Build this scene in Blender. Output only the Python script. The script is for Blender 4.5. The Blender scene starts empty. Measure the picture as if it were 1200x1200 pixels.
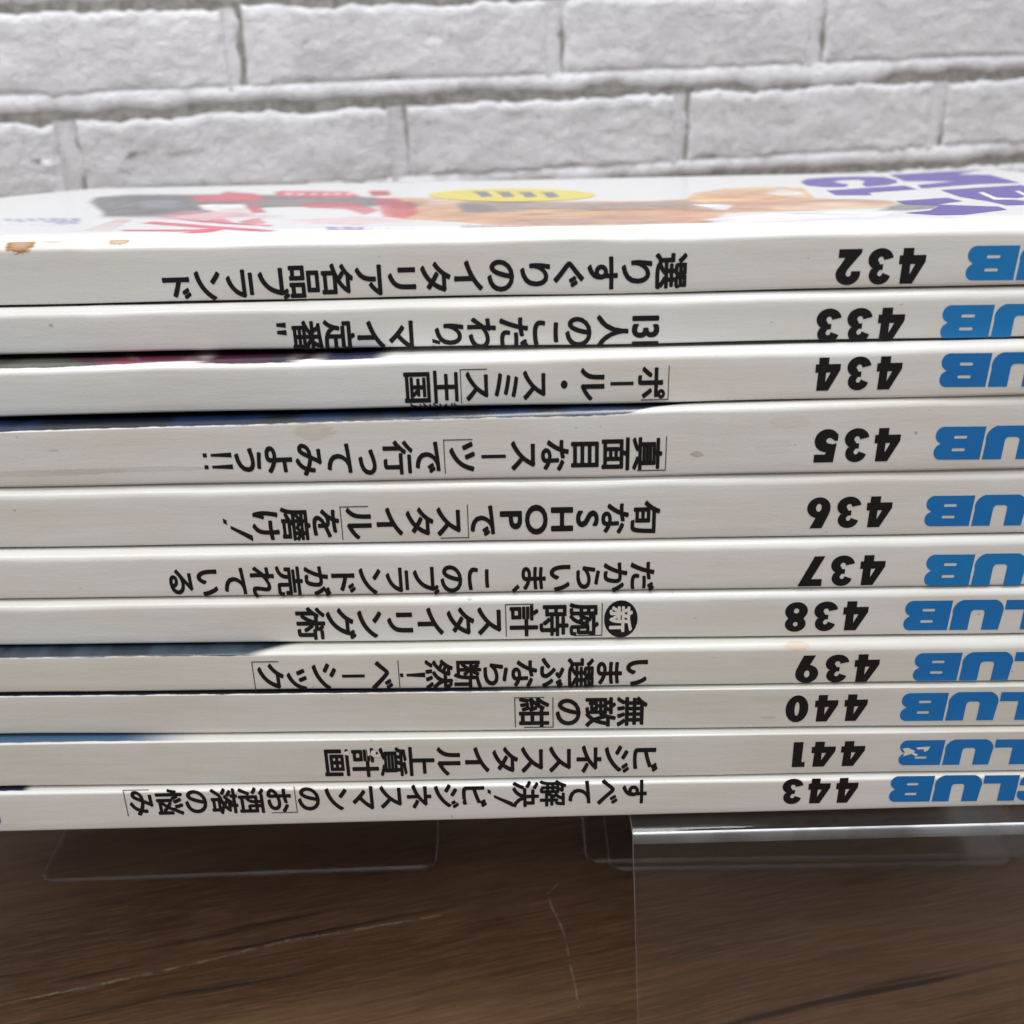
import bpy, bmesh, math, random
from mathutils import Vector, Matrix, noise
R = math.radians
random.seed(7)
scene = bpy.context.scene
C = scene.collection
MM = 0.001

# ------------------------------------------------------------------ camera
F, PITCH, ROLL, DIST = 1300.0, 25.0, 1.48, 0.150       # focal length in 1200-px units
cp, sp = math.cos(R(PITCH)), math.sin(R(PITCH))
cr, sr = math.cos(R(ROLL)), math.sin(R(ROLL))
FWD = Vector((0, cp, -sp)); UP0 = Vector((0, sp, cp)); RT0 = Vector((1, 0, 0))
RT = RT0 * cr - UP0 * sr
UP = RT0 * sr + UP0 * cr
CAM = Vector((0, -DIST, 0))
def ray(x, y):
    return FWD * F + RT * (x - 600) + UP * (600 - y)
def on_plane(x, y, a, b):            # vertical plane  Y = a + b X
    d = ray(x, y)
    t = (a + b * CAM.x - CAM.y) / (d.y - b * d.x)
    return CAM + d * t
def on_z(x, y, z):
    d = ray(x, y)
    return CAM + d * ((z - CAM.z) / d.z)
CAM.z = -on_plane(600, 960.5, 0, 0).z                  # underside of the lowest magazine is z = 0
TABLE_Z = -0.065

cam_data = bpy.data.cameras.new('camera')
cam = bpy.data.objects.new('camera', cam_data); C.objects.link(cam)
cam_data.sensor_width = 36; cam_data.lens = F / 1200 * 36
cam_data.clip_start = 0.005; cam_data.clip_end = 20
m = Matrix((RT, UP, -FWD)).transposed().to_4x4(); m.translation = CAM
cam.matrix_world = m
cam_data.dof.use_dof = True
cam_data.dof.focus_distance = 0.183
cam_data.dof.aperture_fstop = 30
scene.camera = cam

# ------------------------------------------------------------------ light
scene.view_settings.view_transform = 'Standard'
scene.view_settings.look = 'None'
scene.view_settings.exposure = 0
scene.view_settings.gamma = 1
w = bpy.data.worlds.new('World'); scene.world = w; w.use_nodes = True
bg = w.node_tree.nodes['Background']
bg.inputs[0].default_value = (0.93, 0.96, 1.0, 1); bg.inputs[1].default_value = 0.46
def area(name, loc, target, sx, sy, power, col):
    l = bpy.data.lights.new(name, 'AREA'); l.shape = 'RECTANGLE'; l.size = sx; l.size_y = sy
    l.energy = power; l.color = col
    o = bpy.data.objects.new(name, l); C.objects.link(o)
    o.location = loc
    o.rotation_euler = (Vector(target) - Vector(loc)).to_track_quat('-Z', 'Y').to_euler()
    return o
area('ceiling_and_fill_light', (0.15, 0.02, 1.75), (0.0, 0.05, 0), 1.5, 0.5, 38, (0.96, 0.985, 1.0))
area('ceiling_and_fill_light', (-0.5, -1.3, 1.65), (0, 0.1, 0), 1.6, 0.6, 18, (1.0, 0.965, 0.93))  # warm fill added from the camera side, not a ceiling lamp

cy = scene.cycles
cy.max_bounces = 10; cy.transparent_max_bounces = 16; cy.caustics_reflective = False; cy.caustics_refractive = False
cy.use_denoising = True

# ------------------------------------------------------------------ helpers
def tag(o, label=None, cat=None, group=None, kind=None):
    if label: o['label'] = label
    if cat: o['category'] = cat
    if group: o['group'] = group
    if kind: o['kind'] = kind
    return o
def empty(name, loc):
    o = bpy.data.objects.new(name, None); C.objects.link(o); o.location = loc
    o.empty_display_size = 0.02
    return o
def mesh_obj(name, verts, faces, mat, parent=None, smooth=False, uvs=None, mats=None, fmat=None):
    off = Vector(parent.location) if parent else Vector((0, 0, 0))
    me = bpy.data.meshes.new(name)
    me.from_pydata([tuple(Vector(v) - off) for v in verts], [], faces)
    for mm in (mats or [mat]): me.materials.append(mm)
    if uvs:
        uv = me.uv_layers.new(name='UVMap')
        for p in me.polygons:
            for li in p.loop_indices:
                uv.data[li].uv = uvs[me.loops[li].vertex_index]
    if fmat:
        for p, k in zip(me.polygons, fmat): p.material_index = k
    if smooth:
        for p in me.polygons: p.use_smooth = True
    me.update()
    o = bpy.data.objects.new(name, me); C.objects.link(o)
    if parent: o.parent = parent
    return o
class N:                                                # small node builder
    def __init__(s, name):
        s.m = bpy.data.materials.new(name); s.m.use_nodes = True
        s.t = s.m.node_tree; s.t.nodes.clear()
        s.out = s.t.nodes.new('ShaderNodeOutputMaterial')
    def n(s, kind, **kw):
        x = s.t.nodes.new('ShaderNode' + kind)
        for k, v in kw.items():
            if k.startswith('i_'):
                key = k[2:]
                key = int(key) if key.isdigit() else key.replace('_', ' ')
                s.put(x.inputs[key], v)
            else: setattr(x, k, v)
        return x
    def put(s, sock, v):
        if isinstance(v, bpy.types.NodeSocket): s.t.links.new(v, sock)
        else: sock.default_value = v
    def math(s, op, a, b=0.0, c=0.0, clamp=False):
        x = s.t.nodes.new('ShaderNodeMath'); x.operation = op; x.use_clamp = clamp
        s.put(x.inputs[0], a); s.put(x.inputs[1], b); s.put(x.inputs[2], c); return x.outputs[0]
    def mix(s, f, a, b):
        x = s.t.nodes.new('ShaderNodeMix'); x.data_type = 'RGBA'
        s.put(x.inputs[0], f); s.put(x.inputs[6], a); s.put(x.inputs[7], b); return x.outputs[2]
    def noise(s, vec, scale, detail=4, rough=.55, dist=0):
        x = s.n('TexNoise'); x.inputs['Scale'].default_value = scale; x.inputs['Detail'].default_value = detail
        x.inputs['Roughness'].default_value = rough; x.inputs['Distortion'].default_value = dist
        s.put(x.inputs['Vector'], vec); return x.outputs['Fac']
    def ramp(s, f, lo, hi, a=0.0, b=1.0):
        x = s.n('MapRange'); s.put(x.inputs[0], f); x.inputs[1].default_value = lo; x.inputs[2].default_value = hi
        x.inputs[3].default_value = a; x.inputs[4].default_value = b; x.interpolation_type = 'SMOOTHSTEP'; return x.outputs[0]
    def scale(s, vec, v):
        x = s.n('Mapping'); s.put(x.inputs['Vector'], vec); x.inputs['Scale'].default_value = v; return x.outputs[0]
    def done(s, shader): s.t.links.new(shader, s.out.inputs[0]); return s.m
def col(r, g, b): return (r, g, b, 1)

# paper cover, with print and stains laid out in UV millimetres
# (u = mm along the spine, 0 under the lens; v = mm over the edge, 0 at the crease, + on the front cover, - on the spine)
def paper(name, base, seed, prints=(), stains=(), tint=0.0):
    k = N(name)
    uv = k.n('UVMap').outputs[0]
    sx = k.n('SeparateXYZ'); k.put(sx.inputs[0], uv); U, V = sx.outputs[0], sx.outputs[1]
    mp = k.n('Mapping'); k.put(mp.inputs[0], uv); mp.inputs['Location'].default_value = (seed * 13.7, seed * 5.1, seed)
    q = mp.outputs[0]
    cloud = k.noise(k.scale(q, (0.03, 0.12, 1)), 1.0, 3)
    streak = k.noise(k.scale(q, (0.14, 1.1, 1)), 1.0, 4, .6)
    fine = k.noise(k.scale(q, (1.2, 2.6, 1)), 1.0, 3, .7)
    c = k.mix(k.ramp(cloud, .3, .75), base, col(base[0] * .93, base[1] * .90, base[2] * .84))
    c = k.mix(k.ramp(streak, .52, .8, 0, .09), c, col(base[0] * .72, base[1] * .67, base[2] * .58))
    # small scuffs and specks
    sp_ = k.noise(k.scale(q, (.55, .8, 1)), 1.0, 2, .4)
    c = k.mix(k.ramp(sp_, .76, .80, 0, .55), c, col(.22, .19, .15))
    wob = k.noise(k.scale(q, (.25, .9, 1)), 1.0, 4, .6)
    for (u0, u1, v0, v1, pc, soft, slant, pc2) in prints:
        w1 = k.math('MULTIPLY_ADD', k.math('SUBTRACT', wob, .5), .7, V)
        uu = k.math('MULTIPLY_ADD', V, slant, U)
        f = k.math('MULTIPLY', k.ramp(uu, u0 - soft, u0 + soft), k.ramp(uu, u1 - soft, u1 + soft, 1, 0))
        f = k.math('MULTIPLY', f, k.math('MULTIPLY', k.ramp(w1, v0 - .08, v0 + .12), k.ramp(V, v1 - .2, v1 + .2, 1, 0)))
        band = k.noise(k.scale(q, (.12, .02, 1)), 1.0, 2, .5)
        thr = k.noise(k.scale(q, (2.0, 3.0, 1)), 1.0, 3, .7)
        ink = k.mix(k.ramp(band, .42, .58), col(*pc), col(*pc2))
        ink = k.mix(k.ramp(thr, .45, .8, 0, .3), ink, col(pc[0] * 1.5, pc[1] * 1.5, pc[2] * 1.5))
        c = k.mix(f, c, ink)
    for (u, v, ru, rv, sc, amt) in stains:
        du = k.math('DIVIDE', k.math('SUBTRACT', U, u), ru); dv = k.math('DIVIDE', k.math('SUBTRACT', V, v), rv)
        d = k.math('SQRT', k.math('ADD', k.math('MULTIPLY', du, du), k.math('MULTIPLY', dv, dv)))
        nz = k.noise(k.scale(q, (1.1, 2.2, 1)), 1.0, 4, .65)
        d = k.math('MULTIPLY_ADD', k.math('SUBTRACT', nz, .5), 1.1, d)
        rim = k.ramp(d, .3, .85, .75, 1.0)
        f = k.math('MULTIPLY', k.math('MULTIPLY', k.ramp(d, .75, 1.05, 1, 0), rim), amt)
        c = k.mix(f, c, col(*sc))
    b = k.n('Bump'); b.inputs['Strength'].default_value = .3; b.inputs['Distance'].default_value = .0001
    k.put(b.inputs['Height'], k.math('MULTIPLY_ADD', k.noise(k.scale(q, (.10, .7, 1)), 1.0, 2, .5), 1.2, fine))
    p = k.n('BsdfPrincipled'); k.put(p.inputs['Base Color'], c)
    k.put(p.inputs['Roughness'], k.ramp(streak, .3, .8, .27, .42)); p.inputs['Specular IOR Level'].default_value = .5
    p.inputs['Coat Weight'].default_value = .25; p.inputs['Coat Roughness'].default_value = .16
    k.put(p.inputs['Normal'], b.outputs[0])
    return k.done(p.outputs[0])
def ink(name, c, rough=.38, wear=.12, spec=.4):
    k = N(name); oc = k.n('TexCoord').outputs['Object']
    n1 = k.noise(oc, 900, 4, .7); n2 = k.noise(oc, 160, 3)
    a = k.mix(k.ramp(n1, .55, .8, 0, wear), col(*c), col(*[min(1, x * 1.8 + .03) for x in c]))
    a = k.mix(k.ramp(n2, .4, .7, 0, wear * 1.5), a, col(*[x * .8 for x in c]))
    p = k.n('BsdfPrincipled'); k.put(p.inputs['Base Color'], a); p.inputs['Roughness'].default_value = rough
    p.inputs['Specular IOR Level'].default_value = spec
    return k.done(p.outputs[0])
BLACK = ink('black_ink', (.009, .008, .009), .45, .05, .22)
LINE = ink('thin_black_ink', (.06, .058, .055), .4, .06)
BLUE = ink('blue_ink', (.006, .15, .44), .42, .10)
BLUE2 = ink('lighter_blue_ink', (.007, .175, .46), .42, .10)
WHITE = ink('bare_paper', (.66, .64, .60), .5, .05)
PAGES = None
def pages_mat():
    k = N('page_edges'); oc = k.n('TexCoord').outputs['Object']
    n = k.noise(k.scale(oc, (40, 40, 9000)), 1.0, 3, .7)
    c = k.mix(k.ramp(n, .35, .7), col(.78, .75, .68), col(.42, .40, .35))
    p = k.n('BsdfPrincipled'); k.put(p.inputs['Base Color'], c); p.inputs['Roughness'].default_value = .8
    b = k.n('Bump'); b.inputs['Distance'].default_value = .0002; k.put(b.inputs['Height'], n); k.put(p.inputs['Normal'], b.outputs[0])
    return k.done(p.outputs[0])
PAGES = pages_mat()

# ------------------------------------------------------------------ the table
def wood_mat():
    k = N('dark_wood_laminate'); oc = k.n('TexCoord').outputs['Object']
    mp = k.n('Mapping'); k.put(mp.inputs[0], oc); mp.inputs['Rotation'].default_value = (0, 0, -GRAIN)
    warp = k.n('TexNoise'); warp.inputs['Scale'].default_value = 9; warp.inputs['Detail'].default_value = 2
    k.put(warp.inputs['Vector'], mp.outputs[0])
    vm = k.n('VectorMath', operation='MULTIPLY_ADD'); k.put(vm.inputs[0], warp.outputs['Color']); vm.inputs[1].default_value = (.0, .010, 0)
    k.put(vm.inputs[2], mp.outputs[0]); q = vm.outputs[0]
    bands = k.noise(k.scale(q, (3.2, 45, 1)), 1.0, 5, .6)
    grain = k.noise(k.scale(q, (11, 300, 1)), 1.0, 5, .72)
    fib = k.noise(k.scale(q, (80, 2000, 1)), 1.0, 4, .75)
    pore = k.noise(k.scale(q, (5, 150, 1)), 1.0, 3, .6)
    c = k.mix(k.ramp(bands, .30, .72), col(.072, .037, .019), col(.180, .100, .052))
    c = k.mix(k.ramp(grain, .40, .70, 0, .62), c, col(.040, .023, .014))
    c = k.mix(k.ramp(fib, .42, .72, 0, .50), c, col(.26, .155, .088))
    c = k.mix(k.ramp(pore, .63, .69, 0, .85), c, col(.020, .012, .009))
    p = k.n('BsdfPrincipled'); k.put(p.inputs['Base Color'], c)
    k.put(p.inputs['Roughness'], k.ramp(fib, .3, .8, .36, .55)); p.inputs['Specular IOR Level'].default_value = .42
    b = k.n('Bump'); b.inputs['Strength'].default_value = .5; b.inputs['Distance'].default_value = .00025
    k.put(b.inputs['Height'], k.math('SUBTRACT', grain, k.ramp(pore, .66, .72, 0, 1.2))); k.put(p.inputs['Normal'], b.outputs[0])
    return k.done(p.outputs[0])
g0, g1 = on_z(0, 1178, TABLE_Z), on_z(640, 1060, TABLE_Z)
GRAIN = math.atan2(g1.y - g0.y, g1.x - g0.x)
table = empty('table', (0, 0.1, TABLE_Z))
tag(table, 'dark brown wood-grain table top under the stack of magazines', 'table')
def box(x0, x1, y0, y1, z0, z1):
    v = [(x0, y0, z0), (x1, y0, z0), (x1, y1, z0), (x0, y1, z0), (x0, y0, z1), (x1, y0, z1), (x1, y1, z1), (x0, y1, z1)]
    f = [(3, 2, 1, 0), (4, 5, 6, 7), (0, 1, 5, 4), (1, 2, 6, 5), (2, 3, 7, 6), (3, 0, 4, 7)]
    return v, f
v, f = box(-1.0, 1.0, -0.42, 0.72, TABLE_Z - .025, TABLE_Z)
mesh_obj('table_top', v, f, wood_mat(), table)
def ribbon(name, pts, widths, mat, parent, z):
    vs, fs = [], []
    for i, p in enumerate(pts):
        a = pts[max(0, i - 1)]; b = pts[min(len(pts) - 1, i + 1)]
        d = (b - a).normalized(); n = Vector((-d.y, d.x, 0)) * widths[i] * .5
        vs += [Vector((p.x, p.y, z)) - n, Vector((p.x, p.y, z)) + n]
    for i in range(len(pts) - 1): fs.append((2 * i, 2 * i + 2, 2 * i + 3, 2 * i + 1))
    return mesh_obj(name, vs, fs, mat, parent)
def scratch_mat(name, c, a):
    k = N(name); oc = k.n('TexCoord').outputs['Object']
    f = k.ramp(k.noise(oc, 260, 4, .7), .35, .62, 0, a)
    d = k.n('BsdfDiffuse'); d.inputs[0].default_value = col(*c); t = k.n('BsdfTransparent')
    mx = k.n('MixShader'); k.put(mx.inputs[0], f); k.put(mx.inputs[1], t.outputs[0]); k.put(mx.inputs[2], d.outputs[0])
    return k.done(mx.outputs[0])
SCR = scratch_mat('pale_scratch', (.40, .33, .24), .62)
SCR2 = scratch_mat('whitish_scratch', (.42, .36, .33), .42)
def pix_line(pts, n=14):
    out = []
    for (a, b) in zip(pts[:-1], pts[1:]):
        for i in range(n):
            t = i / n; out.append(on_z(a[0] + (b[0] - a[0]) * t, a[1] + (b[1] - a[1]) * t, TABLE_Z))
    out.append(on_z(*pts[-1], TABLE_Z)); return out
def scratch(pts, w, mat, j=.00012):
    P = pix_line(pts)
    P = [p + Vector((0, random.uniform(-j, j), 0)) for p in P]
    n = len(P)
    ribbon('scratch', P, [w * MM * (.35 + .65 * math.sin(math.pi * (i + .6) / (n + .4)) ** .5) * random.uniform(.6, 1.1) for i in range(n)], mat, table, TABLE_Z + .00012)
scratch([(-160, 1206), (0, 1178), (150, 1147), (240, 1127), (330, 1104), (430, 1088), (520, 1072)], .75, SCR)
scratch([(652, 1028), (655, 1036), (642, 1047), (646, 1062), (655, 1080), (663, 1100), (668, 1130), (675, 1160), (678, 1182)], .7, SCR2, .0001)

# ------------------------------------------------------------------ the brick-faced wall behind
WY, WB = 0.42, 0.22                                       # Y = WY + WB * X
wn = Vector((-WB, 1, 0)).normalized(); wx = Vector((1, WB, 0)).normalized()
WO = Vector((0, WY, 0))
def wall_uv(x, y):                                        # photograph point -> (s, z) on the wall
    p = on_plane(x, y, WY, WB); return (p - WO).dot(wx), p.z
def wp(s, d, z): return WO + wx * s - wn * d + Vector((0, 0, z))
def brick_mat():
    k = N('white_brick_facing'); oc = k.n('TexCoord').outputs['Object']
    oi = k.n('ObjectInfo').outputs['Random']
    big = k.noise(oc, 26, 5, .6); mid = k.noise(k.scale(oc, (1, 1, 1.6)), 210, 6, .72, 1.0); fine = k.noise(oc, 800, 3, .7)
    c = k.mix(k.ramp(big, .35, .7), col(.87, .865, .90), col(.74, .735, .77))
    c = k.mix(k.ramp(mid, .56, .70, 0, .8), c, col(.44, .43, .43))
    c = k.mix(k.ramp(mid, .30, .42, .4, 0), c, col(.92, .91, .93))
    p = k.n('BsdfPrincipled'); k.put(p.inputs['Base Color'], c); p.inputs['Roughness'].default_value = .55
    p.inputs['Specular IOR Level'].default_value = .3
    b = k.n('Bump'); b.inputs['Strength'].default_value = .9; b.inputs['Distance'].default_value = .0015
    k.put(b.inputs['Height'], k.math('MULTIPLY_ADD', mid, -1.0, k.math('MULTIPLY', fine, .12))); k.put(p.inputs['Normal'], b.outputs[0])
    return k.done(p.outputs[0])
def plain_rough(name, c1, c2, sc):
    k = N(name); oc = k.n('TexCoord').outputs['Object']
    n = k.noise(oc, sc, 5, .7)
    p = k.n('BsdfPrincipled'); k.put(p.inputs['Base Color'], k.mix(k.ramp(n, .35, .65), col(*c1), col(*c2))); p.inputs['Roughness'].default_value = .7
    b = k.n('Bump'); b.inputs['Strength'].default_value = .6; b.inputs['Distance'].default_value = .001
    k.put(b.inputs['Height'], n); k.put(p.inputs['Normal'], b.outputs[0])
    return k.done(p.outputs[0])
BRICK = brick_mat()
GROOVE = plain_rough('grey_brown_groove_shade', (.21, .20, .185), (.38, .365, .35), 200)  # grey-brown colour stands in for the shadow line along the brick tops
MORTAR = plain_rough('pale_mortar', (.56, .55, .57), (.70, .69, .71), 150)
wall = empty('brick_wall', (WO.x, WO.y, TABLE_Z - .025))
tag(wall, 'white painted rough brick wall with grey-brown shadow lines at the joints behind the magazines', 'wall')
zc = []                                                   # joint heights, read on the central line
s_mid, z_a = wall_uv(600, 0.5); _, z_b = wall_uv(600, 118)
PITCHZ = z_a - z_b
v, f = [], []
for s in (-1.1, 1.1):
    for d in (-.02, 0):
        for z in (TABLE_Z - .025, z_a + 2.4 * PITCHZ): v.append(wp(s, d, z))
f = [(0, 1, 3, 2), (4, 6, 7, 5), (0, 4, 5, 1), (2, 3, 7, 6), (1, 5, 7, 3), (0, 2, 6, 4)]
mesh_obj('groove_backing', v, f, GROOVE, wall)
def nz(a, b, c=0.0): return noise.noise(Vector((a, b, c)))
def brick(s0, s1, z0, z1, seed, nx=46, ny=16):
    vs, fs = [], []
    Wd, Hd = s1 - s0, z1 - z0
    for j in range(ny + 1):
        for i in range(nx + 1):
            # denser rows near the edges
            a = i / nx; b = j / ny
            a = .5 - .5 * math.cos(math.pi * a) if True else a
            b = .5 - .5 * math.cos(math.pi * b)
            a = a * .6 + (i / nx) * .4; b = b * .6 + (j / ny) * .4
            s = s0 + Wd * a; z = z0 + Hd * b
            e = min(a * Wd, (1 - a) * Wd, b * Hd, (1 - b) * Hd)
            jit = .0016
            ds = nz(z * 90 + seed, i * .02, 3) * jit * (1 if (a < .03 or a > .97) else .4)
            dz = nz(s * 50, seed * 1.7 + (0 if b < .5 else 9), 5) * .0028
            dz += nz(s * 240, seed * 1.7 + (0 if b < .5 else 9), 8) * .0014
            d = .0015 * min(1, e / .0030) ** .8 + .0005 * nz(s * 55, z * 70, seed) + .0005 * nz(s * 190, z * 260, seed)
            if e <= 1e-6: d = -.001
            vs.append(wp(s + ds, d, z + dz))
    for j in range(ny):
        for i in range(nx):
            q = j * (nx + 1) + i; fs.append((q, q + 1, q + nx + 2, q + nx + 1))
    return mesh_obj('brick', vs, fs, BRICK, wall, smooth=True)
def mortar(s0, s1, z0, z1, seed, vertical=False):
    n = max(6, int(((z1 - z0) if vertical else (s1 - s0)) / .0025))
    vs, fs = [], []
    for i in range(n + 1):
        t = i / n
        if vertical:
            z = z0 + (z1 - z0) * t; r = nz(z * 60, seed, 2) * .0040 + .0016 * nz(z * 300, seed) + (.0012 if nz(seed, 3.3) > 0 else -.0002)
            row = [(s0, -.0005, z), (s0 + .0004, .0012, z), (s1 - .0028 + r, .0010, z), (s1 - .0008 + r, .0004, z), (s1 + r, -.0005, z)]
        else:
            s = s0 + (s1 - s0) * t; r = nz(s * 45, seed, 2) * .0026 + nz(s * 190, seed) * .0012
            if nz(s * 9, seed * 3.3, 7) > .18: r -= .0035 * min(1, (nz(s * 9, seed * 3.3, 7) - .18) * 6)
            row = [(s, -.0005, z0 + r), (s, .0002, z0 + .0008 + r), (s, .0007, z0 + .0026 + r), (s, .0011, z1 - .0003), (s, -.0005, z1)]
        vs += [wp(a, b, c) for a, b, c in row]
    for i in range(n):
        for j in range(4):
            q = i * 5 + j; fs.append((q, q + 5, q + 6, q + 1))
    return mesh_obj('mortar_joint', vs, fs, BRICK, wall, smooth=True)
# joint positions read in the photograph for the three courses in view
top_j = [wall_uv(x, 60)[0] for x in (-120, 276, 650, 955, 1262)]
mid_j = [wall_uv(x, 165)[0] for x in (-330, 80, 468, 797, 1094, 1395)]
JH, JV = .0100, .0075
rows = []
kmax = int((z_b - TABLE_Z) / PITCHZ) + 1
for kk in range(-2, kmax + 1):
    zt = z_b - kk * PITCHZ + (0)                          # top of course kk ; course 0 is the one half hidden by the magazines
    if kk % 2 == 0: js = list(mid_j)
    else: js = list(top_j)
    if kk not in (0, -1): js = [j + random.uniform(-.012, .012) for j in js]
    while js[0] > -.8: js.insert(0, js[0] - random.uniform(.13, .17))
    while js[-1] < .8: js.append(js[-1] + random.uniform(.13, .17))
    z1 = zt; z0 = zt - PITCHZ
    for a, b in zip(js[:-1], js[1:]):
        if a < -.75 and kk > 1: pass
        inview = -3 < kk < 2 and a > -.36 and b < .42
        brick(a + JV * .5, b - JV * .5, max(z0 + JH, TABLE_Z), z1, random.random() * 50, 64 if inview else 20, 22 if inview else 8)
        # pale mortar beside each brick; what it leaves bare reads as the dark shadow line
        mortar(b - JV * .5 - .0015, b + JV * .5 - .0012, max(z0 + JH, TABLE_Z), z1, random.random() * 50, True)
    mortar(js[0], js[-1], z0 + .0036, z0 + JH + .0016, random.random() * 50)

# ------------------------------------------------------------------ clear acrylic pieces under the stack
def acrylic(name, tintc, haze, rough=.06, refl=1.0):
    k = N(name)
    t = k.n('BsdfTransparent'); t.inputs[0].default_value = col(*tintc)
    g = k.n('BsdfGlossy'); g.inputs['Roughness'].default_value = rough; g.inputs[0].default_value = (refl, refl, refl, 1)
    d = k.n('BsdfDiffuse'); d.inputs[0].default_value = (.75, .76, .78, 1)
    oc = k.n('TexCoord').outputs['Object']
    sm = k.noise(k.scale(oc, (1, 1, .5)), 60, 4, .65)
    lw = k.n('LayerWeight'); lw.inputs['Blend'].default_value = .5
    fr = k.math('MULTIPLY_ADD', k.math('POWER', lw.outputs['Facing'], 5.0), .92, .03)
    m1 = k.n('MixShader'); k.put(m1.inputs[0], k.ramp(sm, .35, .75, haze * .6, haze * 1.5)); k.put(m1.inputs[1], t.outputs[0]); k.put(m1.inputs[2], d.outputs[0])
    m2 = k.n('MixShader'); k.put(m2.inputs[0], fr); k.put(m2.inputs[1], m1.outputs[0]); k.put(m2.inputs[2], g.outputs[0])
    return k.done(m2.outputs[0])
ACR = acrylic('clear_acrylic', (.98, .98, .98), .006, .06, .75)
ACR_EDGE = acrylic('acrylic_cut_edge', (.88, .88, .90), .05, .3, .7)
ACR_CUT_GLINT = acrylic('riser_cut_edge_and_glint', (.80, .80, .82), 1.0, .25)  # whitish cut edges, and the highlight painted along the bend
ACR_BEND_SHEEN = acrylic('acrylic_bend_sheen', (.80, .85, .90), .13, .04, 1.0)  # bluish haze paints the bend's reflected sheen into the material
def plate(pts_pix, z0, th, label, name='acrylic_sheet', rad=.0035, back=.13):
    """flat rounded sheet lying on the table; front-left, front-right seen corners"""
    a = on_z(*pts_pix[0], z0 + th); b = on_z(*pts_pix[1], z0 + th)
    ux = (b - a); L = ux.length; ux.normalize(); uy = Vector((-ux.y, ux.x, 0))
    out = []
    for (cx, cy_, a0) in ((rad, rad, 180), (L - rad, rad, 270), (L - rad, back - rad, 0), (rad, back - rad, 90)):
        for i in range(7):
            t = R(a0 + 90 * i / 6); out.append((cx + rad * math.cos(t), cy_ + rad * math.sin(t)))
    n = len(out); bev = .0005
    def ring(ins, z):
        r = []
        for (x, y) in out:
            cx = min(max(x, rad), L - rad); cy2 = min(max(y, rad), back - rad)
            dx, dy = x - cx, y - cy2; l = math.hypot(dx, dy) or 1
            q = a + ux * (x - dx / l * ins) + uy * (y - dy / l * ins); r.append(Vector((q.x, q.y, z)))
        return r
    vs = ring(bev, z0) + ring(0, z0 + bev) + ring(0, z0 + th - bev) + ring(bev, z0 + th)
    fs = [tuple(range(n - 1, -1, -1)), tuple(range(3 * n, 4 * n))]; fm = [0, 0]
    for k in range(3):
        for i in range(n):
            j = (i + 1) % n; fs.append((k * n + i, k * n + j, (k + 1) * n + j, (k + 1) * n + i)); fm.append(1)
    o = mesh_obj(name, vs, fs, None, None, mats=[ACR, ACR_EDGE], fmat=fm)
    ctr = Vector((sum((p.x for p in vs)) / len(vs), sum((p.y for p in vs)) / len(vs), z0))
    for vv in o.data.vertices: vv.co -= ctr
    o.location = ctr
    tag(o, label, 'acrylic sheet')
    return o
plate([(45, 1032), (512, 1015)], TABLE_Z + .0002, .0016, 'clear acrylic sheet with rounded corners lying on the wood at the left')
plate([(686, 1009), (1215, 1000)], TABLE_Z + .0020, .0016, 'upper clear acrylic sheet of the two lying behind the clear front panel', back=.11)
plate([(714, 1018), (1190, 1010)], TABLE_Z + .0002, .0016, 'lower clear acrylic sheet of the two lying behind the clear front panel', back=.12)

def riser():
    th = .0019; r = .0023
    xl = on_z(739, 957, 0).x; xr = .20
    yf = on_z(742, 976, 0).y
    yb = .15
    # outer profile in (y, z), then inner
    def prof(o):
        rr = r - o; pts = [(yb - 0 + (-o if o else 0), TABLE_Z), ]
        pts = [(yb - o, TABLE_Z)]
        for i in range(9):
            t = R(0 + 90 * i / 8); pts.append((yb - r + rr * math.cos(t), -r + rr * math.sin(t)))
        for i in range(13):
            t = R(90 + 90 * i / 12); pts.append((yf + r + rr * math.cos(t), -r + rr * math.sin(t)))
        pts.append((yf + o - .004, TABLE_Z) if False else (yf + o, TABLE_Z))
        return pts
    A, B = prof(0), prof(th); n = len(A)
    vs, fs, fm = [], [], []
    for x in (xl, xr):
        vs += [(x, y, z - .0002) for y, z in A] + [(x, y, z - .0002) for y, z in B]
    for i in range(n - 1):
        bend = 0 if (i < 15 or i == n - 2) else (1 if i == 15 else 2)  # one strip of the bend gets the whitish material as a painted highlight
        fs.append((i, i + 1, 2 * n + i + 1, 2 * n + i)); fm.append(bend)
        fs.append((n + i + 1, n + i, 3 * n + i, 3 * n + i + 1)); fm.append(bend)
        fs.append((i + 1, i, n + i, n + i + 1)); fm.append(1)
        fs.append((2 * n + i, 2 * n + i + 1, 3 * n + i + 1, 3 * n + i)); fm.append(1)
    for k in (0, n - 1):
        fs.append((k, 2 * n + k, 3 * n + k, n + k)); fm.append(1)
    vs = [(x - z * .045, y, z) for x, y, z in vs]
    o = mesh_obj('acrylic_riser', vs, fs, None, None, mats=[ACR, ACR_CUT_GLINT, ACR_BEND_SHEEN], fmat=fm)
    ctr = Vector(((xl + xr) / 2, (yf + yb) / 2, TABLE_Z))
    for vv in o.data.vertices: vv.co -= ctr
    o.location = ctr
    for i, p in enumerate(o.data.polygons):
        if fm[i] == 2: p.use_smooth = True
    tag(o, 'clear acrylic riser with bent bright front edge standing under the right of the stack', 'display riser')
riser()

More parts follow.
